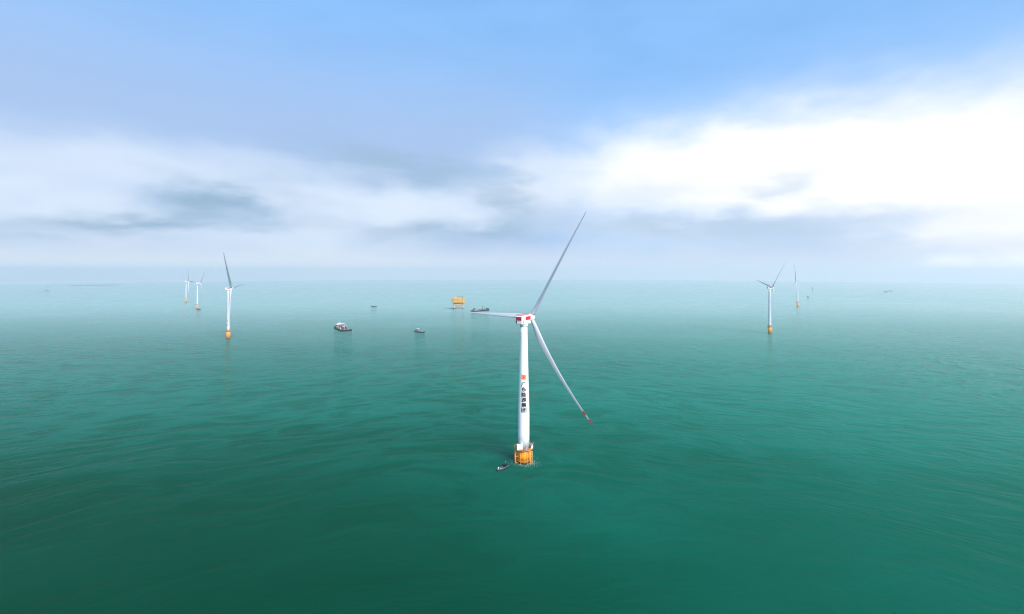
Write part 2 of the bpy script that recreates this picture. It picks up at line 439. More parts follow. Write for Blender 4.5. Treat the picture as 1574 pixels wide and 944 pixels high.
# ------------------------------------------------------------------ wind turbines
GLYPHS = [[[[26,66],[36,68],[96,68],[96,48],[-53,48],[-53,6],[-79,-100],[-96,-85],[-74,6],[-74,68],[2,68],[-8,96],[13,100]],[[6,5,7],[4,10,9],[5,4,8],[0,3,1],[7,5,8],[0,12,10],[12,11,10],[9,8,4],[3,2,1],[4,3,0],[4,0,10]]],[[[-78,-94],[-96,-80],[-54,-24],[-33,-30],[96,-80],[77,-91],[30,-32],[47,-24],[-20,100],[2,91],[-8,70],[89,70],[89,50],[-19,50],[-46,8],[-2,8],[-2,39],[19,39],[19,8],[80,8],[80,-13],[19,-13],[19,-78],[9,-97],[-27,-100],[-35,-78],[-5,-78],[-2,-76],[-2,-13],[-46,-13],[-71,-16],[-78,4],[-61,21],[-44,50],[-93,50],[-93,70],[-33,70]],[[10,36,34],[23,22,27],[34,12,10],[36,35,34],[22,21,27],[14,13,33],[33,12,34],[32,31,14],[13,12,33],[5,4,7],[0,3,2],[24,23,26],[29,18,15],[0,2,1],[31,30,14],[18,17,15],[14,30,29],[17,16,15],[15,14,29],[28,20,29],[25,24,26],[21,20,28],[21,28,27],[14,33,32],[10,9,8],[10,8,36],[29,20,18],[5,7,6],[23,27,26],[12,11,10],[20,19,18]]],[[[-88,61],[-65,100],[-44,93],[-69,55],[-32,57],[-46,80],[-28,87],[1,37],[-17,28],[-22,40],[-92,33],[-99,52],[-70,-8],[-30,-8],[-30,5],[-70,5],[-9,-80],[-17,-97],[-49,-100],[-56,-80],[-32,-80],[-30,-78],[-30,-57],[-70,-57],[-70,-100],[-90,-100],[-90,24],[-9,24],[-30,-39],[-30,-25],[-70,-25],[-70,-39],[26,46],[26,28],[36,21],[67,21],[78,46],[97,38],[71,1],[33,1],[6,25],[6,99],[26,99],[26,64],[74,84],[88,68],[26,-51],[26,-72],[36,-79],[68,-79],[80,-50],[99,-59],[72,-98],[33,-98],[6,-75],[6,0],[26,0],[26,-32],[76,-10],[90,-26]],[[25,23,31],[59,58,57],[7,6,4],[27,13,29],[38,37,35],[13,30,29],[26,25,31],[9,8,7],[30,12,26],[6,5,4],[51,50,49],[41,40,43],[21,20,17],[40,39,33],[19,18,20],[0,10,3],[39,35,34],[54,53,47],[16,29,28],[44,43,32],[27,14,13],[22,21,16],[40,33,32],[10,9,3],[17,16,21],[16,28,22],[46,59,57],[43,42,41],[52,51,49],[56,55,57],[32,43,40],[9,7,4],[29,16,27],[11,10,0],[53,48,47],[3,2,1],[45,44,32],[39,38,35],[25,24,23],[48,53,49],[31,30,26],[12,15,26],[14,27,26],[47,46,54],[39,34,33],[9,4,3],[18,17,20],[30,13,12],[53,52,49],[31,23,22],[46,57,54],[55,54,57],[15,14,26],[3,1,0],[22,28,31],[37,36,35]]],[[[68,-9],[68,4],[10,4],[10,-9],[68,21],[68,34],[10,34],[10,21],[-11,-85],[-28,-75],[-1,-32],[18,-38],[100,-75],[81,-83],[56,-37],[74,-30],[-39,73],[-51,56],[-90,83],[-78,98],[-48,18],[-61,2],[-100,27],[-88,42],[-45,-23],[-77,-95],[-95,-84],[-61,-12],[96,70],[-16,70],[-16,29],[-45,-98],[-63,-86],[-37,30],[-37,89],[96,89],[44,51],[88,51],[88,-26],[48,-26],[48,-79],[40,-94],[8,-97],[2,-78],[26,-79],[28,-77],[28,-26],[-9,-26],[-9,51],[23,51],[29,72],[51,68]],[[38,1,0],[1,38,37],[48,47,6],[43,42,44],[41,40,45],[2,7,47],[21,23,22],[17,19,18],[31,30,32],[37,36,5],[38,0,47],[49,6,36],[4,1,37],[0,3,47],[21,20,23],[26,25,24],[33,32,30],[40,39,45],[5,4,37],[4,2,1],[51,28,35],[2,4,7],[39,46,45],[47,3,2],[50,51,35],[35,34,50],[48,6,49],[29,34,33],[29,50,34],[7,6,47],[6,5,36],[30,29,33],[42,41,44],[8,10,9],[13,12,15],[46,38,47],[29,49,50],[39,38,46],[26,24,27],[8,11,10],[51,28,29],[36,51,49],[41,45,44],[17,16,19],[51,29,49],[13,15,14]]],[[[10,-30],[94,-30],[94,-48],[33,-48],[100,-77],[87,-94],[10,-54],[10,-97],[-10,-97],[-10,-55],[-87,-96],[-100,-79],[-33,-48],[-93,-48],[-93,-30],[-10,-30],[-10,-16],[10,-16],[-49,24],[-4,24],[-4,32],[-49,32],[20,74],[82,74],[82,57],[15,57],[15,48],[74,48],[74,32],[15,32],[15,24],[74,24],[74,8],[15,8],[15,-2],[89,-2],[89,-19],[-49,-19],[-49,-25],[-69,-25],[-69,37],[-85,23],[-99,36],[-49,97],[-28,93],[-39,74],[-1,74],[-10,92],[9,97],[-49,57],[-49,48],[-4,48],[-4,57],[-49,-2],[-4,-2],[-4,8],[-49,8]],[[26,25,52],[16,54,53],[56,30,19],[30,29,19],[56,19,18],[9,8,7],[14,13,15],[24,23,22],[40,39,56],[17,0,36],[52,24,49],[22,48,46],[25,24,52],[26,52,51],[21,28,26],[13,2,0],[12,11,10],[12,10,9],[16,17,54],[3,12,6],[5,4,3],[15,13,0],[37,16,53],[20,28,21],[45,44,43],[29,28,20],[49,45,43],[42,41,40],[48,47,46],[49,24,22],[49,22,46],[9,7,6],[39,53,56],[55,32,56],[40,56,18],[33,32,55],[21,50,40],[36,35,34],[18,21,40],[2,1,0],[39,37,53],[32,31,30],[12,9,6],[29,20,19],[28,27,26],[56,32,30],[21,26,51],[6,5,3],[0,36,37],[42,40,49],[34,33,55],[37,15,16],[17,36,34],[12,2,13],[0,37,15],[49,46,45],[3,2,12],[21,51,50],[39,38,37],[17,34,54],[50,49,40],[34,55,54],[43,42,49]]],[[[95,-100],[72,-100],[72,-91],[-73,-91],[-73,-100],[-95,-100],[-95,100],[95,100],[72,79],[-73,79],[-73,-70],[72,-70],[30,47],[64,47],[64,27],[30,27],[30,-42],[21,-60],[-11,-63],[-19,-42],[6,-42],[8,-40],[8,5],[-54,-46],[-68,-30],[-1,27],[-63,27],[-63,47],[8,47],[8,75],[30,75]],[[24,23,22],[0,7,11],[18,17,20],[27,26,28],[15,25,22],[2,0,11],[17,16,21],[14,12,28],[14,13,12],[25,24,22],[12,29,28],[16,15,22],[25,14,26],[3,2,11],[15,14,25],[19,18,20],[5,4,3],[6,9,8],[3,11,10],[10,9,5],[6,5,9],[26,14,28],[7,6,8],[21,20,17],[5,3,10],[7,8,11],[1,0,2],[16,22,21],[12,30,29]]]]

def wrap(bm, rfun, zc, cx=0.0, proud=0.05):
    """Bend flat artwork (x across, z up) round the tower's camera-facing side."""
    xs = [v.co.x for v in bm.verts]
    lo, hi = min(xs), max(xs)
    for i in range(1, 9):
        t = lo + (hi - lo) * i / 9
        bmesh.ops.bisect_plane(bm, geom=bm.verts[:] + bm.edges[:] + bm.faces[:], plane_co=(t, 0, 0), plane_no=(1, 0, 0), dist=1e-4)
    for v in bm.verts:
        z = zc + v.co.z
        r = rfun(z) + proud
        a = (v.co.x + cx) / r
        v.co = Vector((r * math.sin(a), -r * math.cos(a), z))

def glyph_bm(i, size, z0, bm, sx=0.0):
    V, F = GLYPHS[i]
    vs = [bm.verts.new((x / 200.0 * size + sx, 0, z0 + y / 200.0 * size * 0.86)) for x, y in V]
    for f in F: bm.faces.new([vs[k] for k in f])

def ring_bm(bm, r0, r1, a0=0.0, a1=2 * PI, n=40, cx=0, cz=0, mi=0):
    inner = [bm.verts.new((cx + r0 * math.cos(a0 + (a1 - a0) * k / n), 0, cz + r0 * math.sin(a0 + (a1 - a0) * k / n))) for k in range(n + 1)]
    outer = [bm.verts.new((cx + r1 * math.cos(a0 + (a1 - a0) * k / n), 0, cz + r1 * math.sin(a0 + (a1 - a0) * k / n))) for k in range(n + 1)]
    for k in range(n):
        f = bm.faces.new((inner[k], outer[k], outer[k + 1], inner[k + 1])); f.material_index = mi

def stroke(bm, pts, w, dy=0.0, mi=0):
    for a, b in zip(pts[:-1], pts[1:]):
        a, b = Vector(a), Vector(b)
        t = (b - a).normalized(); nn = Vector((-t.y, t.x)) * w / 2
        q = [a - t * w * .25 + nn, b + t * w * .25 + nn, b + t * w * .25 - nn, a - t * w * .25 - nn]
        f = bm.faces.new([bm.verts.new((p.x, dy, p.y)) for p in q]); f.material_index = mi

def blade_bm(Rl, n, u, v, hub, pitch, chord=1.0, prebend=4.5, bands=True, sag=0.0):
    """One rotor blade: round root, aerofoil outboard, red bands near the tip."""
    bm = B()
    st = [0.018, 0.05, 0.08, 0.12, 0.17, 0.22, 0.30, 0.38, 0.46, 0.54, 0.62, 0.70, 0.77, 0.83, 0.868, 0.870, 0.908, 0.910, 0.946, 0.948, 0.97, 0.985, 0.995, 1.0]
    ch = lambda t: (3.3 if t < 0.05 else 3.3 + (4.7 - 3.3) * math.sin(min(1, (t - .05) / .15) * PI / 2) if t < 0.2 else 4.7 - 3.75 * ((t - .2) / .8) ** 0.86) * chord
    th = lambda t: 3.3 * chord if t < 0.05 else (3.3 * (1 - min(1, (t - .05) / .2)) + 1.25 * min(1, (t - .05) / .2)) * chord if t < 0.25 else max(0.10, 1.25 * (1 - (t - .25) / .78)) * chord
    NS = 20
    rings = []
    for t in st:
        c, h = ch(t), th(t)
        if t > 0.96: c *= max(0.12, math.sqrt(max(0.0, 1 - ((t - .96) / .0405) ** 2)))
        w = min(1.0, max(0.0, (t - .05) / .15))
        tw = pitch + math.copysign(R(13), pitch) * (1 - min(1, t / .75)) * w
        cd = u * math.cos(tw) + n * math.sin(tw)
        td = n * math.cos(tw) - u * math.sin(tw)
        ctr = hub + v * (t * Rl) + n * (prebend * t * t) + u * (sag * 4 * t * (1 - t))
        ring = []
        for k in range(NS):
            a = 2 * PI * k / NS
            xc, yc = math.cos(a), math.sin(a)
            px = 0.5 * xc * c
            shape = yc * (1 - w * 0.45 * (1 + xc) * 0.5 * 1.6 * 0.9) if w else yc
            ring.append(bm.verts.new(ctr + cd * (px + w * c * 0.16) + td * (shape * h * 0.5)))
        rings.append(ring)
    for i in range(len(rings) - 1):
        t = (st[i] + st[i + 1]) / 2
        mi = 1 if bands and (0.869 < t < 0.909 or t > 0.947) else 0
        for k in range(NS):
            f = bm.faces.new((rings[i][k], rings[i][(k + 1) % NS], rings[i + 1][(k + 1) % NS], rings[i + 1][k]))
            f.smooth = True; f.material_index = mi
    bm.faces.new(rings[0]); f = bm.faces.new(rings[-1]); f.material_index = 1 if bands else 0
    return bm

def railing_bm(r, z, posts=28, h=1.2, t=0.05, a0=0.0, a1=2 * PI):
    bm = B()
    for k in range(posts + (0 if a1 - a0 > 6.28 else 1)):
        a = a0 + (a1 - a0) * k / posts
        tube(bm, (r * math.cos(a), r * math.sin(a), z), (r * math.cos(a), r * math.sin(a), z + h), t, seg=6)
    for q in (0.55, 1.0): torus(bm, r, z + h * q, t, 56, a0, a1)
    return bm

def tower_r(h):
    def f(z):
        if z < 34: return 3.95
        if z < 60: return 3.95 - (z - 34) / 26 * 0.65
        return 3.30 - (z - 60) / (h - 5.4 - 60) * 0.80
    return f

def slim(t, s, h=None):
    """Narrow every part built so far about the tower axis (or about the hub height)."""
    for o in [q for q in t.children_recursive if not q.get('done')]:
        if o.data.users: 
            for v in o.data.vertices:
                v.co.x *= s; v.co.y *= s
                if h: v.co.z = h + (v.co.z - h) * s
        o['done'] = 1

def turbine(label, x, y, h, Rl, yaw, a1, pitch, tp_top=10.2, chord=1.0, tilt=2.6, cone=2.5, ov=9.4, main=False, marks=False, pre=4.5, girth=0.76, group='offshore wind turbines standing in the sea'):
    t = thing('wind_turbine', label, 'wind turbine', x, y, 0.0, group)
    rf = tower_r(h)
    # foundation
    bm = B(); lathe(bm, [(4.42, -6), (4.62, -1.2), (4.64, 1.25), (4.45, 1.35)], 48); obj('fender_ring', bm, M['growth'], t)
    bm = B(); lathe(bm, [(4.5, 1.3), (4.5, tp_top - 0.45), (4.2, tp_top - 0.4)], 56)
    tpm = obj('transition_piece', bm, [M['amber']], t)
    bm = B()
    step = (tp_top - 1.6) / 3
    for i in (1, 2): torus(bm, 4.52, 1.6 + i * step, 0.14, 56)
    torus(bm, 4.54, 1.75, 0.2, 56)
    obj('flange', bm, M['orange'], tpm)
    # boat landings: fender tubes with stand-offs and a ladder between them
    for a in ((R(-36), R(-170)) if main else (R(-50),)):
        bm = B()
        er = Vector((math.cos(a), math.sin(a), 0)); et = Vector((-math.sin(a), math.cos(a), 0))
        for s in (-1, 1):
            p = er * 6.1 + et * (1.15 * s)
            tube(bm, p + Vector((0, 0, -3)), p + Vector((0, 0, tp_top - 1.6)), 0.30, seg=10)
            for zz in (0.6, tp_top * .45, tp_top - 1.8):
                tube(bm, er * 4.2 + et * (1.15 * s) + Vector((0, 0, zz)), p + Vector((0, 0, zz)), 0.24, seg=8)
        bl = obj('boat_landing', bm, M['straw'], t)
        bm = B()
        for s in (-1, 1): tube(bm, er * 5.55 + et * (.4 * s) + Vector((0, 0, -1)), er * 5.55 + et * (.4 * s) + Vector((0, 0, tp_top + .6)), 0.09, seg=6)
        zz = -0.6
        while zz < tp_top:
            tube(bm, er * 5.55 - et * .4 + Vector((0, 0, zz)), er * 5.55 + et * .4 + Vector((0, 0, zz)), 0.05, seg=6); zz += 0.6
        obj('ladder', bm, M['orange'], bl)
    for a in ((R(-62), R(-118), R(170)) if main else (R(-110),)):
        bm = B()
        c = Vector((math.cos(a) * 4.9, math.sin(a) * 4.9, 0))
        tube(bm, c + Vector((0, 0, -4)), c + Vector((0, 0, tp_top - .5)), 0.20, seg=10)
        obj('cable_tube', bm, M['orange'], t)
    # platform
    bm = B(); lathe(bm, [(4.0, tp_top - 0.42), (6.45, tp_top - 0.30), (6.5, tp_top - 0.02), (6.45, tp_top), (3.9, tp_top + .01)], 56)
    for k_ in range(12):
        a = 2 * PI * k_ / 12
        tube(bm, (4.4 * math.cos(a), 4.4 * math.sin(a), tp_top - 2.0), (6.2 * math.cos(a), 6.2 * math.sin(a), tp_top - .35), .12, seg=6, mi=1)
    plat = obj('platform', bm, [M['amber'], M['orange']], t)
    bm = B(); lathe(bm, [(4.0, tp_top + .012), (6.3, tp_top + .02), (6.3, tp_top + .05), (4.0, tp_top + .05)], 56)
    obj('grating', bm, M['deckgrey'], plat)
    if main:
        obj('railing', railing_bm(6.4, tp_top, 22, 1.25, 0.07, R(60), R(318)), M['orange'], plat)
        obj('railing', railing_bm(6.4, tp_top, 9, 1.3, 0.09, R(-42), R(60)), M['white'], plat)
        # screened store and davit crane at the right-hand side of the platform
        bm = B()
        for k_ in range(9):
            a = R(-26 + 10.5 * k_)
            box(bm, (5.95 * math.cos(a), 5.95 * math.sin(a), tp_top + 1.0), (0.12, 1.12, 1.7), a)
        obj('windbreak', bm, M['white'], plat)
        bm = B()
        p = Vector((5.0, -2.3, tp_top))
        tube(bm, p, p + Vector((0, 0, 3.6)), .22, .18, 10); tube(bm, p + Vector((0, 0, 3.5)), p + Vector((1.9, -1.3, 4.6)), .16, .1, 8)
        tube(bm, p + Vector((1.85, -1.27, 4.5)), p + Vector((1.85, -1.27, 2.8)), .03, seg=5)
        obj('davit_crane', bm, M['straw'], t)
        bm = B()
        box(bm, (-2.9, -4.55, tp_top + 1.85), (3.9, 1.9, 3.5), bevel=.06)
        box(bm, (-2.9, -4.55, tp_top + 3.66), (4.1, 2.1, .12))
        cab = obj('equipment_cabinet', bm, M['white'], t)
        bm = B()
        for s in (-1, 1): box(bm, (-2.9 + s * .92, -5.512, tp_top + 1.8), (1.72, .02, 3.0))
        obj('cabinet_door', bm, M['white'], cab)
        bm = B(); box(bm, (-2.75, -5.55, tp_top + 1.8), (.08, .07, .5)); obj('handle', bm, M['dark'], cab)
        bm = B(); box(bm, (1.7, -5.2, tp_top + .45), (1.3, .9, .85), .2, bevel=.05); obj('deck_box', bm, M['grey'], t)
    else:
        obj('railing', railing_bm(6.4, tp_top, 20, 1.3, 0.08), M['orange'], plat)
    # tower
    bm = B()
    zt = h - 5.4
    prof = [(3.95, tp_top)] + [(rf(z), z) for z in (20, 34, 40, 47, 54, 60, 70, 80, 90)] + [(rf(zt), zt)]
    lathe(bm, prof, 64)
    tw = obj('tower', bm, M['tower' if main else 'farwhite'], t)
    bm = B()
    for z in (zt - 3.2, zt - 1.2): torus(bm, rf(z) + .01, z, 0.09, 56)
    for z in (34.0, 62.0, 78.0): torus(bm, rf(z) + .005, z, 0.06, 56)
    obj('flange', bm, M['seam'], tw)
    a = R(-62)
    bm = B(); box(bm, (3.98 * math.cos(a), 3.98 * math.sin(a), tp_top + 1.6), (.14, 1.1, 2.3), a, bevel=.04); obj('door', bm, M['grey'], tw)
    if main:
        # lettering down the tower and the round emblem above it
        for i in range(6):
            bm = B()
            for q, (ox, oz) in enumerate(((-.08, -.05), (.08, -.05), (-.08, .05), (.08, .05))):    # heavy weight
                b2 = B(); glyph_bm(i, 3.75, oz, b2, ox)
                wrap(b2, rf, 55.1 - 3.55 * i, 0.0, 0.06 + .003 * q)
                me = bpy.data.meshes.new('stroke'); b2.to_mesh(me); b2.free(); bm.from_mesh(me); bpy.data.meshes.remove(me)
            obj('lettering', bm, M['ink'], t)
        bm = B()
        n = 40
        sq = lambda q: math.copysign(abs(q) ** 0.72, q)
        cv = bm.verts.new((0, 0, 0)); rim = [bm.verts.new((1.85 * sq(math.cos(2 * PI * k / n)), 0, 1.75 * sq(math.sin(2 * PI * k / n)))) for k in range(n)]
        for k in range(n): bm.faces.new((cv, rim[k], rim[(k + 1) % n]))
        wrap(bm, rf, 59.9, 0.0, 0.05)
        em = obj('emblem', bm, M['emorange'], t)
        bm = B()
        stroke(bm, [(-1.75, 1.35), (-.6, 1.5), (1.2, 1.4)], .30)
        stroke(bm, [(1.5, 1.0), (1.75, .1), (1.5, -1.0), (.8, -1.55)], .26)
        stroke(bm, [(-.75, .7), (.6, .7), (.75, .2), (-.45, .0), (.55, -.65), (.95, -1.2)], .36)
        stroke(bm, [(.45, -.05), (-.3, -.75), (-.9, -1.15)], .36)
        stroke(bm, [(-.65, .65), (-.65, -.5)], .28)
        wrap(bm, rf, 59.9, 0.0, 0.075)
        obj('emblem_stroke', bm, M['emred'], em)
    if marks:
        bm = B(); n = 24
        cv = bm.verts.new((0, 0, 0)); rim = [bm.verts.new((1.5 * math.cos(2 * PI * k / n), 0, 1.9 * math.sin(2 * PI * k / n))) for k in range(n)]
        for k in range(n): bm.faces.new((cv, rim[k], rim[(k + 1) % n]))
        wrap(bm, rf, 27.0, -0.6, 0.06); obj('emblem', bm, M['emred'], t)
        bm = B()
        stroke(bm, [(-.9, 1.9), (.9, 1.9)], .5); stroke(bm, [(0, 2.3), (0, -2.3)], .6); stroke(bm, [(-.9, 0), (.9, 0)], .5); stroke(bm, [(-.8, -2), (.8, -2)], .5)
        wrap(bm, rf, 35.0, 0.0, 0.06); obj('lettering', bm, M['ink'], t)
    slim(t, 1.0 if main else girth)
    # nacelle, built along its own axis and yawed
    Y = Matrix.Translation((0, 0, h)) @ Matrix.Rotation(-yaw, 4, 'Z')
    def yawed(bm):
        for w in bm.verts: w.co = Y @ w.co
        return bm
    bm = B()
    box(bm, (0, -0.4, -0.35), (5.5, 11.6, 5.7), bevel=.55)
    nac = obj('nacelle', yawed(bm), M['white'], t)
    bm = B(); lathe(bm, [(rf(zt) + .02, -5.5), (rf(zt) + .3, -4.6), (2.7, -3.2)], 40); obj('yaw_collar', yawed(bm), M['white'], nac)
    bm = B(); box(bm, (0, -6.215, 0.75), (4.6, .05, 2.5)); obj('rear_panel', yawed(bm), M['darkred'], nac)
    bm = B()
    for s in (-1, 1): box(bm, (s * 2.765, 1.4, 0.75), (.05, 6.4, 2.6))
    obj('side_panel', yawed(bm), M['red'], nac)
    bm = B()
    box(bm, (-1.95, -6.22, -1.6), (.9, .04, 2.0)); box(bm, (1.1, -6.22, -.75), (.5, .04, .5)); box(bm, (-.4, -6.22, -.75), (.5, .04, .5))
    for s in (-1, 1): box(bm, (s * 2.77, -4.2, -1.7), (.04, .8, 1.4))
    for s in (-1, 1): box(bm, (s * 2.77, 4.2, -1.1), (.04, .9, .6))
    obj('vent', yawed(bm), M['dark'], nac)
    bm = B()
    for s in (-1, 1):
        for q in (.5, 1.05): tube(bm, (s * 2.4, -5.9, 2.5 + q), (s * 2.4, 3.6, 2.5 + q), .06, seg=6)
        for k_ in range(8): tube(bm, (s * 2.4, -5.9 + k_ * 1.357, 2.45), (s * 2.4, -5.9 + k_ * 1.357, 3.55), .06, seg=6)
    for yy in (-5.9, 3.6):
        for q in (.5, 1.05): tube(bm, (-2.4, yy, 2.5 + q), (2.4, yy, 2.5 + q), .06, seg=6)
    obj('roof_railing', yawed(bm), M['red'], nac)
    bm = B(); box(bm, (.2, -3.6, 2.85), (3.2, 2.4, .7), bevel=.1); box(bm, (-.4, .8, 2.7), (1.6, 1.6, .4), bevel=.08)
    tube(bm, (1.6, -5.2, 2.5), (1.6, -5.2, 4.6), .05, seg=6); tube(bm, (-1.6, -5.2, 2.5), (-1.6, -5.2, 4.6), .05, seg=6)
    obj('cooler', yawed(bm), M['pale'], nac)
    # rotor
    slim(t, 1.0 if main else 0.72, h)
    for o in t.children_recursive: del o['done']
    n = Vector((math.sin(yaw) * math.cos(R(tilt)), math.cos(yaw) * math.cos(R(tilt)), math.sin(R(tilt))))
    u = Vector((math.cos(yaw), -math.sin(yaw), 0)); v = u.cross(n)
    if v.z < 0: v = -v
    hubc = Vector((0, 0, h)) + n * ov
    Q = Matrix.Translation(hubc) @ n.to_track_quat('Z', 'Y').to_matrix().to_4x4()
    bm = B(); lathe(bm, [(2.45, -4.2), (2.6, -2.4), (2.75, 0), (2.5, 1.4), (1.75, 2.5), (.7, 3.1), (.1, 3.2)], 36)
    for w in bm.verts: w.co = Q @ w.co
    hub = obj('hub', bm, M['white'], t)
    if not main:
        for w in hub.data.vertices: w.co = hubc + (w.co - hubc) * 0.72
    for i in range(3):
        a = a1 + i * 2 * PI / 3
        rd = (u * math.sin(a) + v * math.cos(a)) * math.cos(R(cone)) + n * math.sin(R(cone))
        ct = u * math.cos(a) - v * math.sin(a)
        obj('blade', blade_bm(Rl * (0.77 if main and i == 2 else 1.0), n, ct, rd, hubc, pitch[i] if isinstance(pitch, tuple) else pitch, chord * (0.85 if main and i == 2 else 0.9 if main else 1.0), pre, main and i == 1, 2.4 if main and i == 1 else 0.0), [M['blade' if main else 'farblade'], M['red']], t)
    return t

turbine('largest white wind turbine with black vertical lettering and round emblem, small boat moored beside it',
        8.2, 318.1, 99.8, 84.0, 0.618, 0.512, (R(-26), R(-3), R(26)), 10.2, main=True)
turbine('white turbine with one broad dark blade upright, largest of the three at left',
        -560.0, 899.0, 99.0, 84.0, R(73), R(34), (R(62), R(15), R(55)), 15.5, chord=1.1, marks=True, ov=5.2, cone=0.3, pre=2.0)
turbine('distant turbine with a small vessel at its yellow base and three spread blades',
        -1105.0, 1599.0, 92.0, 64.0, R(34), R(35), R(25), 16.0, chord=1.15, girth=0.58)
turbine('faintest and farthest grey turbine, leftmost of them all in the haze',
        -1412.0, 1973.0, 92.0, 58.0, R(70), R(25), R(40), 18.0, chord=1.2, girth=0.55)
turbine('white turbine with thin blades in a wide Y, in front of the edge-on turbine',
        551.0, 974.0, 98.0, 70.0, R(91), R(42), (R(-18), R(25), R(25)), 15.0, chord=0.8, ov=5.5, cone=0.5, pre=2.0)
turbine('distant turbine seen edge-on with its rotor as one thin upright line',
        1072.0, 1710.0, 96.0, 68.0, R(-68), R(5), R(20), 17.0, chord=1.0, ov=5.5, girth=0.66)

# ------------------------------------------------------------------ foam round the foundation
bm = B()
rnd = random.Random(11)
def foam_blob(cx, cy, rx, ry, ang, z):
    n = 11
    vs = []
    for k in range(n):
        a = 2 * PI * k / n
        q = rnd.uniform(.55, 1.15)
        px, py = rx * q * math.cos(a), ry * q * math.sin(a)
        vs.append(bm.verts.new((cx + px * math.cos(ang) - py * math.sin(ang), cy + px * math.sin(ang) + py * math.cos(ang), z)))
    bm.faces.new(vs)
for i in range(520):
    a = R(rnd.gauss(-35, 42)) if i < 380 else R(rnd.uniform(150, 260))
    rr = 5.2 + abs(rnd.gauss(0, 2.6))
    foam_blob(8.2 + rr * math.cos(a), 318.1 + rr * math.sin(a), rnd.choice((.12, .18, .25, .5)) * rnd.uniform(.7, 1.4), rnd.uniform(.05, .16), a + R(90 + rnd.gauss(0, 25)), 0.03 + i * 0.0004)
foam_m = mat('sea_foam', (0.22, 0.40, 0.36), 0.7, var=0.3, vscale=0.8)
fo = obj('foam', bm, foam_m)
tag(fo, None, None, kind='stuff')

# ------------------------------------------------------------------ vessels
def hull_bm(L, Bm, D, sheer=1.0, bow=0.3, draft=1.2, stern=0.9, bulwark=0.0):
    """Ship hull, bow towards +x, waterline at z = 0."""
    bm = B()
    N = 18
    rings = []
    for i in range(N + 1):
        s = i / N
        x = -L / 2 + L * s
        f = 1.0 if s < 1 - bow else math.sqrt(max(0.0, 1 - ((s - 1 + bow) / bow) ** 2.2))
        f *= stern + (1 - stern) * min(1, s / .15)
        zz = D + sheer * max(0, (s - .45) / .55) ** 2 + sheer * .25 * max(0, (.2 - s) / .2)
        hb = max(.06, Bm / 2 * f); wl = max(.04, hb * (.93 if s < .6 else .93 - .35 * (s - .6) / .4))
        rake = sheer * .6 * max(0, (s - .8) / .2)
        xs = x + rake
        rings.append([bm.verts.new(p) for p in ((xs, -hb, zz), (x, -wl, 0), (x, -wl * .6, -draft), (x, wl * .6, -draft), (x, wl, 0), (xs, hb, zz))])
    for a, b in zip(rings[:-1], rings[1:]):
        for k in range(5):
            f = bm.faces.new((a[k], a[k + 1], b[k + 1], b[k])); f.smooth = k != 2
        f = bm.faces.new((a[5], a[0], b[0], b[5])); f.material_index = 1
    bm.faces.new(rings[0]); bm.faces.new(rings[-1])
    return bm, rings

def house(parent, name, c, s, m, windows=True, mtx=None):
    bm = B(); box(bm, c, s, bevel=min(.12, s[2] * .05))
    o = obj(name, bm, m, parent)
    if windows:
        bm = B()
        z = c[2] + s[2] * .16; hh = s[2] * .30
        n = max(2, int(s[0] / 1.8)); w = s[0] / n
        for sy in (-1, 1):
            for i in range(n): box(bm, (c[0] - s[0] / 2 + (i + .5) * w, c[1] + sy * (s[1] / 2 + .01), z), (w * .6, .06, hh))
        n = max(2, int(s[1] / 1.6)); w = s[1] / n
        for sx in (-1, 1):
            for i in range(n): box(bm, (c[0] + sx * (s[0] / 2 + .01), c[1] - s[1] / 2 + (i + .5) * w, z), (.06, w * .7, hh))
        obj('window', bm, M['glass'], o)
    return o

def rail(parent, pts, h=1.0, t=.05, m='pale'):
    bm = B()
    for a, b in zip(pts[:-1], pts[1:]):
        a, b = Vector(a), Vector(b)
        n = max(1, int((b - a).length / 2.0))
        for i in range(n + 1):
            p = a.lerp(b, i / n); tube(bm, p, p + Vector((0, 0, h)), t, seg=5)
        for q in (.5, 1): tube(bm, a + Vector((0, 0, h * q)), b + Vector((0, 0, h * q)), t, seg=5)
    return obj('railing', bm, M[m], parent)

def lattice(bm, a, b, w, n=8, t=.12, mi=0):
    """Square lattice boom from a to b."""
    a, b = Vector(a), Vector(b)
    dr = (b - a).normalized()
    s1 = dr.cross(Vector((0, 0, 1)))
    s1 = Vector((1, 0, 0)) if s1.length < .01 else s1.normalized()
    s2 = dr.cross(s1).normalized()
    cs = [s1 * (w / 2 * i) + s2 * (w / 2 * j) for i, j in ((-1, -1), (1, -1), (1, 1), (-1, 1))]
    for c in cs: tube(bm, a + c, b + c * .6, t, seg=5, mi=mi)
    for i in range(n):
        for k_ in range(4):
            f0, f1 = i / n, (i + 1) / n
            tube(bm, a.lerp(b, f0) + cs[k_] * (1 - .4 * f0), a.lerp(b, f1) + cs[(k_ + 1) % 4] * (1 - .4 * f1), t * .6, seg=4, mi=mi)

def heading(x, y): return math.atan2(y, x)

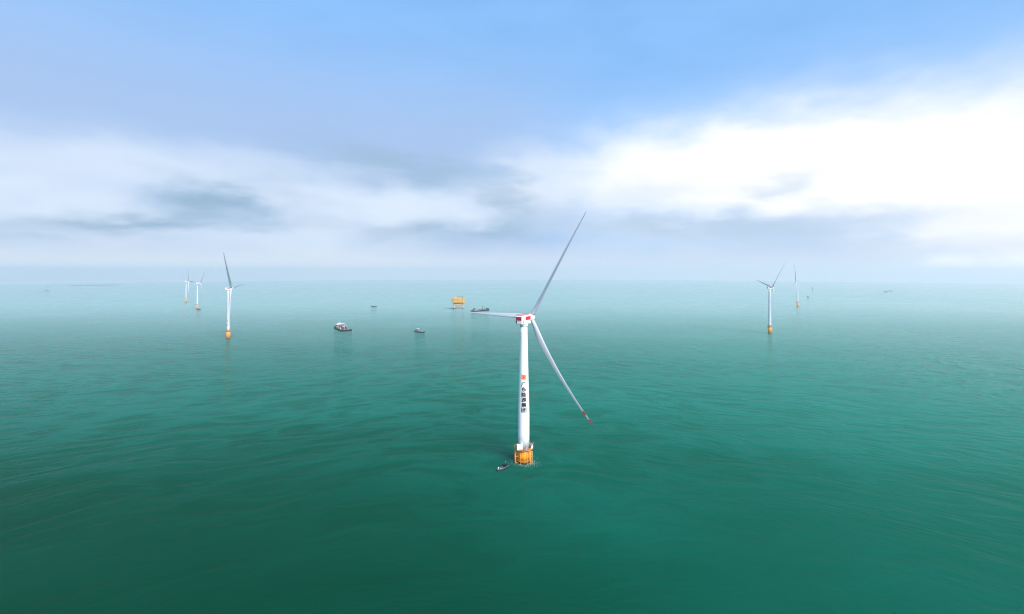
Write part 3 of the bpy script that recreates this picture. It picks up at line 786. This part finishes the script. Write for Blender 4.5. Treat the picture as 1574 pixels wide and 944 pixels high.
# --- construction barge
def barge():
    t = thing('barge', 'broad black barge with maroon deck, white deckhouse and deck machinery', 'barge', -385.4, 1036.7, heading(-.54, .84))
    L, W, D = 72.0, 24.0, 3.6
    bm = B()
    prof = [(-L / 2 + 3, -1.5), (-L / 2, 1.2), (-L / 2, D), (L / 2, D), (L / 2, 1.2), (L / 2 - 3, -1.5)]
    a = [bm.verts.new((x, -W / 2, z)) for x, z in prof]; b = [bm.verts.new((x, W / 2, z)) for x, z in prof]
    bm.faces.new(a); bm.faces.new(b[::-1])
    for i in range(6): bm.faces.new((a[i], a[(i + 1) % 6], b[(i + 1) % 6], b[i]))
    h = obj('hull', bm, M['hull'], t)
    bm = B(); box(bm, (0, 0, D + .06), (L - 1.2, W - 1.2, .1)); obj('deck', bm, M['deck'], t)
    bm = B()
    for s in (-1, 1):
        box(bm, (0, s * (W / 2 - .25), D + .35), (L - .2, .3, .7)); box(bm, (s * (L / 2 - .25), 0, D + .35), (.3, W - 1.2, .7))
    obj('bulwark', bm, M['deckgrey'], t)
    for s in (-1, 1):
        for i in range(9):
            bm = B(); tube(bm, (-32 + i * 8, s * (W / 2 + .45), 2.2), (-32 + i * 8, s * (W / 2 + .45), .8), .5, seg=10); obj('tyre_fender', bm, M['black'], t)
    hs = house(t, 'deckhouse', (25.5, 0, D + 1.75), (14, 20, 3.3), M['pink'])
    house(t, 'upper_deckhouse', (26.5, 0, D + 4.95), (11, 18, 3.0), M['deckgrey'])
    house(t, 'wheelhouse', (27.0, 2, D + 7.7), (6, 9, 2.4), M['white'])
    bm = B(); box(bm, (26.5, 0, D + 6.56), (12.5, 20, .2)); box(bm, (27, 2, D + 9.0), (7, 10, .18)); obj('roof', bm, M['white'], t)
    bm = B(); tube(bm, (29, 1, D + 9), (29, 1, D + 16), .15, .08, 8); tube(bm, (29, -1, D + 13), (29, 3, D + 13), .07, seg=6); obj('mast', bm, M['pale'], t)
    # crawler crane on deck
    bm = B()
    for s in (-1, 1): box(bm, (8, s * 2.6 + 3, D + .75), (7.5, 1.2, 1.3), bevel=.3)
    box(bm, (7.6, 3, D + 2.6), (7, 4, 2.4), .1, bevel=.2)
    cr = obj('crane_body', bm, M['dark'], t)
    bm = B(); lattice(bm, (5, 3, D + 3), (-16, -1, D + 9.5), 1.7, 10, .16); obj('crane_boom', bm, M['pale'], cr)
    bm = B(); tube(bm, (9, 2, D + 3.6), (10, 2, D + 8), .2, seg=6); tube(bm, (9, 4, D + 3.6), (10, 4, D + 8), .2, seg=6); tube(bm, (10, 3, D + 8), (-16, -1, D + 9.5), .06, seg=5); obj('crane_gantry', bm, M['dark'], cr)
    # deck cargo
    rr = random.Random(5)
    for i, (x, y, sx, sy, sz, m) in enumerate([(-2, -8, 6, 2.4, 2.6, 'deck'), (6, -8.2, 6, 2.4, 2.6, 'dark'), (-10, 7.5, 6, 2.4, 2.6, 'pale'), (-27, 6, 5, 3, 2, 'dark'), (-30, -7, 3, 3, 1.8, 'lilac')]):
        bm = B(); box(bm, (x, y, D + .12 + sz / 2), (sx, sy, sz), 0, bevel=.05)
        for q in range(6): box(bm, (x - sx / 2 + (q + .5) * sx / 6, y, D + .12 + sz / 2), (.12, sy + .12, sz * .92))
        obj('container', bm, M[m], t)
    bm = B()
    for i in range(7): tube(bm, (-24, -4 + i * .95, D + .6), (-6, -4 + i * .95, D + .6), .42, seg=10)
    for i in range(5): tube(bm, (-23, -3.2 + i * .95, D + 1.35), (-7, -3.2 + i * .95, D + 1.35), .42, seg=10)
    obj('pipe_stack', bm, M['deckgrey'], t)
    for x, y in ((-33, 9), (-33, -9), (16, 9.5), (16, -9.5)):
        bm = B(); tube(bm, (x, y - 1.3, D + 1), (x, y + 1.3, D + 1), .85, seg=14); box(bm, (x, y, D + .4), (2.2, 3.2, .7), bevel=.05); obj('winch', bm, M['dark'], t)
    bm = B()
    for s in (-1, 1): tube(bm, (-33, s * 4, D), (-29, s * 1.2, D + 9), .28, seg=8); tube(bm, (-22, s * 3, D), (-29, s * 1.2, D + 9), .2, seg=8)
    tube(bm, (-29, -1.4, D + 9), (-29, 1.4, D + 9), .28, seg=8)
    obj('gantry_frame', bm, M['pale'], t)
    rail(t, [(17, -11.4, D), (-34, -11.4, D), (-34, 11.4, D), (17, 11.4, D)], 1.1, .05)
barge()

# --- crew and work boats
def workboat(label, cat, name, x, y, hd, L, Bm, D, hullm, housem, kind, group=None):
    t = thing(name, label, cat, x, y, hd, group)
    bm, _ = hull_bm(L, Bm, D, D * .7, .33, 1.2)
    obj('hull', bm, [hullm, M['dark' if kind == 'launch' else 'deckgrey']], t)
    if kind == 'utility':
        house(t, 'deckhouse', (L * .10, 0, D + 1.35), (L * .36, Bm * .74, 2.6), housem)
        house(t, 'wheelhouse', (L * .13, 0, D + 3.75), (L * .2, Bm * .6, 2.2), housem)
        bm = B(); box(bm, (L * .13, 0, D + 4.93), (L * .24, Bm * .68, .16)); obj('roof', bm, M['white'], t)
        bm = B(); tube(bm, (L * .06, 0, D + 5), (L * .06, 0, D + 9), .13, .06, 8); tube(bm, (L * .06, -1.2, D + 7), (L * .06, 1.2, D + 7), .06, seg=6); obj('mast', bm, M['dark'], t)
        bm = B(); tube(bm, (-L * .2, 0, D), (-L * .2, 0, D + 4.5), .3, seg=8); tube(bm, (-L * .2, 0, D + 4.4), (-L * .36, .6, D + 6), .2, seg=8); obj('deck_crane', bm, M['dark'], t)
        bm = B(); box(bm, (-L * .31, 0, D + .6), (3, 2.4, 1.2), .2, bevel=.06); obj('deck_crate', bm, M['pale'], t)
        rail(t, [(L * .28, -Bm * .42, D + .2), (-L * .48, -Bm * .42, D), (-L * .48, Bm * .42, D), (L * .28, Bm * .42, D + .2)], 1.0, .05)
        for i in range(5):
            for s in (-1, 1):
                bm = B(); tube(bm, (-L * .42 + i * L * .16, s * (Bm / 2 + .25), D * .9), (-L * .42 + i * L * .16, s * (Bm / 2 + .25), D * .4), .38, seg=10); obj('tyre_fender', bm, M['black'], t)
    elif kind == 'launch':
        house(t, 'cabin', (-L * .20, 0, D + .95), (L * .22, Bm * .62, 1.8), housem)
        bm = B(); box(bm, (-L * .20, 0, D + 1.92), (L * .27, Bm * .7, .1)); obj('roof', bm, M['navy'], t)
        bm = B(); tube(bm, (-L * .29, 0, D + 1.9), (-L * .29, 0, D + 3.6), .06, seg=6); tube(bm, (-L * .29, -.7, D + 3), (-L * .29, .7, D + 3), .04, seg=6); obj('mast', bm, M['pale'], t)
        bm = B()
        for s in (-1, 1): tube(bm, (-L * .46, s * Bm * .42, D + .12), (L * .26, s * Bm * .43, D + .2), .09, seg=8)
        obj('rubbing_rail', bm, M['grey'], t)
        for dx, s in ((.30, -1), (.30, 1), (.45, 0)):
            bm = B(); tube(bm, (L * dx, s * Bm * .33, D + .2), (L * dx, s * Bm * .33, D + .95), .22, seg=10); box(bm, (L * dx, s * Bm * .33, D + 1.0), (.5, .5, .14), bevel=.04); obj('bollard', bm, M['white'], t)
        bm = B(); box(bm, (L * .08, 0, D + .45), (L * .2, Bm * .45, .7), bevel=.08); obj('hatch', bm, M['deckgrey'], t)
        bm = B(); box(bm, (-L * .47, 0, D + .5), (.7, 1.0, 1.3), bevel=.1); obj('outboard_motor', bm, M['dark'], t)
    else:
        house(t, 'wheelhouse', (-L * .2, 0, D + 1.5), (L * .22, Bm * .6, 2.8), housem)
        bm = B(); box(bm, (-L * .2, 0, D + 2.98), (L * .27, Bm * .7, .14)); obj('roof', bm, M['white'], t)
        mh = 12.0 if kind == 'mast' else 4.0
        bm = B(); tube(bm, (0, 0, D), (0, 0, D + mh), .35 if kind == 'mast' else .12, .12, 8); tube(bm, (0, 0, D + mh * .9), (L * .42, 0, D + 1), .06, seg=5); tube(bm, (0, 0, D + mh * .9), (-L * .42, 0, D + 1), .06, seg=5); obj('mast', bm, M['dark'], t)
        bm = B(); box(bm, (L * .12, 0, D + .45), (L * .16, Bm * .5, .8), bevel=.06); obj('hatch', bm, M['deckgrey'], t)
    return t

workboat('dark blue workboat with two-level pale deckhouse and low aft deck', 'workboat', 'workboat', -202.0, 990.0, heading(-22, 15), 27.0, 8.0, 2.6, M['navy'], M['lilac'], 'utility')
workboat('small dark boat alone beyond the barge, paler cabin at one end', 'boat', 'fishing_boat', -516.0, 1700.0, heading(-20, 7), 22.0, 7.0, 2.6, M['navy'], M['lilac'], 'fishing')
workboat('narrow navy launch with white bow bollards beside the largest turbine', 'boat', 'launch', -6.3, 307.0, heading(-7.2, -9.0), 10.4, 3.2, 0.9, M['navy'], M['navy'], 'launch')
workboat('little dark boat lying against a distant turbine base', 'boat', 'service_boat', -1094.0, 1590.0, heading(1, .1), 13.0, 4.0, 1.8, M['hull'], M['deckgrey'], 'fishing')
workboat('tiny dark vessel with a tall mast beyond the edge-on turbine', 'boat', 'fishing_boat', 1546.0, 2380.0, heading(.35, 1), 18.0, 6.0, 2.6, M['hull'], M['deckgrey'], 'mast')
workboat('tiny low boat near the horizon, left one of a close pair', 'boat', 'fishing_boat', 2575.0, 3140.0, heading(-1, .05), 26.0, 7.0, 2.2, M['hull'], M['deckgrey'], 'fishing', 'pair of boats near the horizon')
workboat('tiny low boat near the horizon, right one of a close pair', 'boat', 'fishing_boat', 2710.0, 3260.0, heading(-1, .08), 26.0, 7.0, 2.2, M['hull'], M['deckgrey'], 'fishing', 'pair of boats near the horizon')

# --- large work ship beside the yellow platform
def ship():
    t = thing('work_ship', 'long dark work ship with pale aft deckhouse and two masts beside the yellow platform', 'ship', -104.5, 1522.0, heading(1, 1))
    L, W, D = 76.0, 15.0, 3.6
    bm, _ = hull_bm(L, W, D, 2.2, .2, 2.0)
    obj('hull', bm, [M['hull'], M['deckgrey']], t)
    house(t, 'deckhouse', (-24, 0, D + 1.7), (18, 12.5, 3.2), M['grey'])
    house(t, 'upper_deckhouse', (-23, 0, D + 4.7), (12, 10.5, 2.7), M['lilac'])
    house(t, 'wheelhouse', (-22, 0, D + 7.3), (6.5, 9, 2.4), M['lilac'])
    bm = B(); box(bm, (-22, 0, D + 8.58), (7.5, 10, .16)); obj('roof', bm, M['white'], t)
    bm = B(); box(bm, (-30.5, 0, D + 4.9), (2.6, 3, 3.4), bevel=.3, taper=.85); obj('funnel', bm, M['navy'], t)
    bm = B(); tube(bm, (-15, 0, D + 3), (-15, 0, D + 20), .34, .16, 8); tube(bm, (-15, -2, D + 14), (-15, 2, D + 14), .12, seg=6); obj('mast', bm, M['grey'], t)
    bm = B(); tube(bm, (8, 0, D), (8, 0, D + 15), .85, .6, 10); tube(bm, (8, 0, D + 4.5), (24, 0, D + 9), .32, .2, 8); tube(bm, (8, 0, D + 14.4), (24, 0, D + 9), .08, seg=5); obj('derrick', bm, M['dark'], t)
    for x, s in ((-6, 1), (0, 1.2), (16, 1.1)):
        bm = B(); box(bm, (x, 0, D + .9 * s), (5, 9, 1.8 * s), bevel=.1); obj('hatch_cover', bm, M['deckgrey'], t)
    bm = B(); box(bm, (29, 0, D + 2.3), (7, 8, 3.4), bevel=.2); obj('forecastle', bm, M['hull'], t)
    rail(t, [(-37, -6.6, D + .3), (24, -7, D + .2)], 1.1, .07); rail(t, [(-37, 6.6, D + .3), (24, 7, D + .2)], 1.1, .07)
ship()

# --- offshore substation
def substation():
    t = thing('offshore_platform', 'yellow multi-deck offshore substation standing on braced legs', 'platform', -190.0, 1612.0, R(12))
    LX, LY = 44.0, 26.0
    legs = [(-14, -9), (14, -9), (14, 9), (-14, 9)]
    for x, y in legs:
        bm = B(); tube(bm, (x * 1.12, y * 1.12, -8), (x, y, 16.5), 1.25, seg=14); tube(bm, (x * 1.115, y * 1.115, -3), (x * 1.09, y * 1.09, 3), 1.5, seg=14, mi=1); obj('leg', bm, [M['pink'], M['hull']], t)
    bm = B()
    for (x0, y0), (x1, y1) in zip(legs, legs[1:] + legs[:1]):
        tube(bm, (x0 * 1.08, y0 * 1.08, 3.5), (x1, y1, 15), .5, seg=8); tube(bm, (x1 * 1.08, y1 * 1.08, 3.5), (x0, y0, 15), .5, seg=8)
        tube(bm, (x0 * 1.08, y0 * 1.08, 3.2), (x1 * 1.08, y1 * 1.08, 3.2), .5, seg=8)
    obj('bracing', bm, M['pink'], t)
    bm = B(); box(bm, (-19, -9.5, 1.9), (16, 4, .9), bevel=.1)
    for x in (-26, -20, -14): tube(bm, (x, -9.5, -4), (x, -9.5, 1.9), .5, seg=8)
    obj('boat_landing', bm, M['navy'], t)
    for i, (z, sx, sy) in enumerate(((17.2, 38, 24), (23.8, 44, 27), (31.0, 46, 27), (37.6, 46, 28))):
        bm = B(); box(bm, (0, 0, z), (sx, sy, .9), bevel=.1)
        dk = obj('deck', bm, M['ochre'], t)
        rail(dk, [(-sx / 2, -sy / 2, z + .4), (sx / 2, -sy / 2, z + .4), (sx / 2, sy / 2, z + .4), (-sx / 2, sy / 2, z + .4), (-sx / 2, -sy / 2, z + .4)], 1.2, .09, 'ochre')
    for z0, z1, sx, sy in ((17.6, 23.4, 32, 18), (24.2, 30.6, 40, 23), (31.4, 37.2, 41, 24)):
        bm = B(); box(bm, (0, 0, (z0 + z1) / 2), (sx, sy, z1 - z0))
        n = int(sx / 2)
        for k_ in range(n):
            for s in (-1, 1): box(bm, (-sx / 2 + (k_ + .5) * sx / n, s * (sy / 2 + .06), (z0 + z1) / 2), (.5, .12, (z1 - z0) * .9))
        md = obj('module', bm, M['dark' if z0 < 18 else 'ochre'], t)  # lowest module coloured dark: shade beneath the decks put into its paint
        bm = B()
        for k_ in range(4): box(bm, (-sx / 2 + (k_ + .6) * sx / 4.2, -sy / 2 - .14, z0 + 1.6), (1.6, .06, 2.4)); 
        for k_ in range(3): box(bm, (-sx / 2 + (k_ + .9) * sx / 3.6, -sy / 2 - .14, z1 - 1.4), (3.0, .06, 1.2))
        obj('louvre', bm, M['grey'], md)
    bm = B()
    for x in (-20, -7, 7, 20):
        for s in (-1, 1): tube(bm, (x, s * 12.6, 17), (x, s * 12.6, 37.5), .42, seg=8)
        for s in (-1, 1):
            if x < 20: tube(bm, (x, s * 12.9, 24.3), (x + 13, s * 12.9, 30.8), .25, seg=6); tube(bm, (x, s * 12.9, 37), (x + 13, s * 12.9, 31.4), .25, seg=6)
    obj('frame', bm, M['ochre'], t)
    bm = B(); box(bm, (-9, 2, 39.7), (13, 12, 3.2), bevel=.1); obj('roof_module', bm, M['ochre'], t)
    bm = B(); tube(bm, (13, -5, 38), (13, -5, 43.5), 1.0, seg=10); box(bm, (13, -5, 44), (3, 2.6, 2), bevel=.2); lattice(bm, (13, -5, 44.2), (-4, -9, 45), 1.3, 8, .14); obj('pedestal_crane', bm, M['dark'], t)
    bm = B(); tube(bm, (20, 9, 38), (20, 9, 47), .3, .1, 8); obj('antenna_mast', bm, M['pale'], t)
substation()

# --- distant measuring mast and light beacon
t = thing('measuring_mast', 'hair-thin grey mast rising from the sea near the horizon', 'mast', 2047.0, 3100.0)
bm = B(); tube(bm, (0, 0, -8), (0, 0, 9), 1.4, seg=10); obj('pile', bm, M['grey'], t)
bm = B(); lathe(bm, [(3.0, 9.0), (3.0, 9.6)], 16); obj('platform', bm, M['grey'], t)
bm = B(); lattice(bm, (0, 0, 9.5), (0, 0, 34), 2.2, 10, .3); obj('lattice', bm, M['dark'], t)
t = thing('light_beacon', 'tiny grey light beacon on a low base at the far left horizon', 'lighthouse', -3475.0, 3400.0)
bm = B(); box(bm, (0, 0, 0), (34, 16, 5), bevel=.6); obj('base', bm, M['deckgrey'], t)
bm = B(); lathe(bm, [(3.2, 2.4), (2.2, 20)], 20); obj('tower', bm, M['grey'], t)
bm = B(); lathe(bm, [(2.9, 20), (2.9, 20.6), (1.6, 20.7), (1.6, 23), (2.0, 23.1), (.2, 25)], 16); obj('lantern', bm, M['dark'], t)

# ------------------------------------------------------------------ far land
def land(name, x0, x1, y0, depth, peaks, seed):
    bm = B(); rr = random.Random(seed)
    nx, ny = 60, 8
    ph = [rr.uniform(0, 6.28) for _ in range(6)]
    grid = []
    for j in range(ny + 1):
        row = []
        for i in range(nx + 1):
            s, q = i / nx, j / ny
            x = x0 + (x1 - x0) * s; y = y0 + depth * q
            hgt = sum(hh * math.exp(-((s - c) / w) ** 2) for c, w, hh in peaks)
            hgt *= 1 + .12 * math.sin(17 * s + ph[0] + 3 * q) + .07 * math.sin(41 * s + ph[1] + 5 * q)
            hgt *= math.sin(PI * q) ** .7 * min(1, s * 12) * min(1, (1 - s) * 12)
            row.append(bm.verts.new((x, y, sea(x, y) - 1.5 + hgt)))
        grid.append(row)
    for j in range(ny):
        for i in range(nx): bm.faces.new((grid[j][i], grid[j][i + 1], grid[j + 1][i + 1], grid[j + 1][i])).smooth = True
    return tag(obj(name, bm, M['rock']), None, None, kind='structure')
land('island', -5300.0, -4500.0, 5200.0, 260.0, [(.3, .25, 4), (.7, .22, 5)], 4)
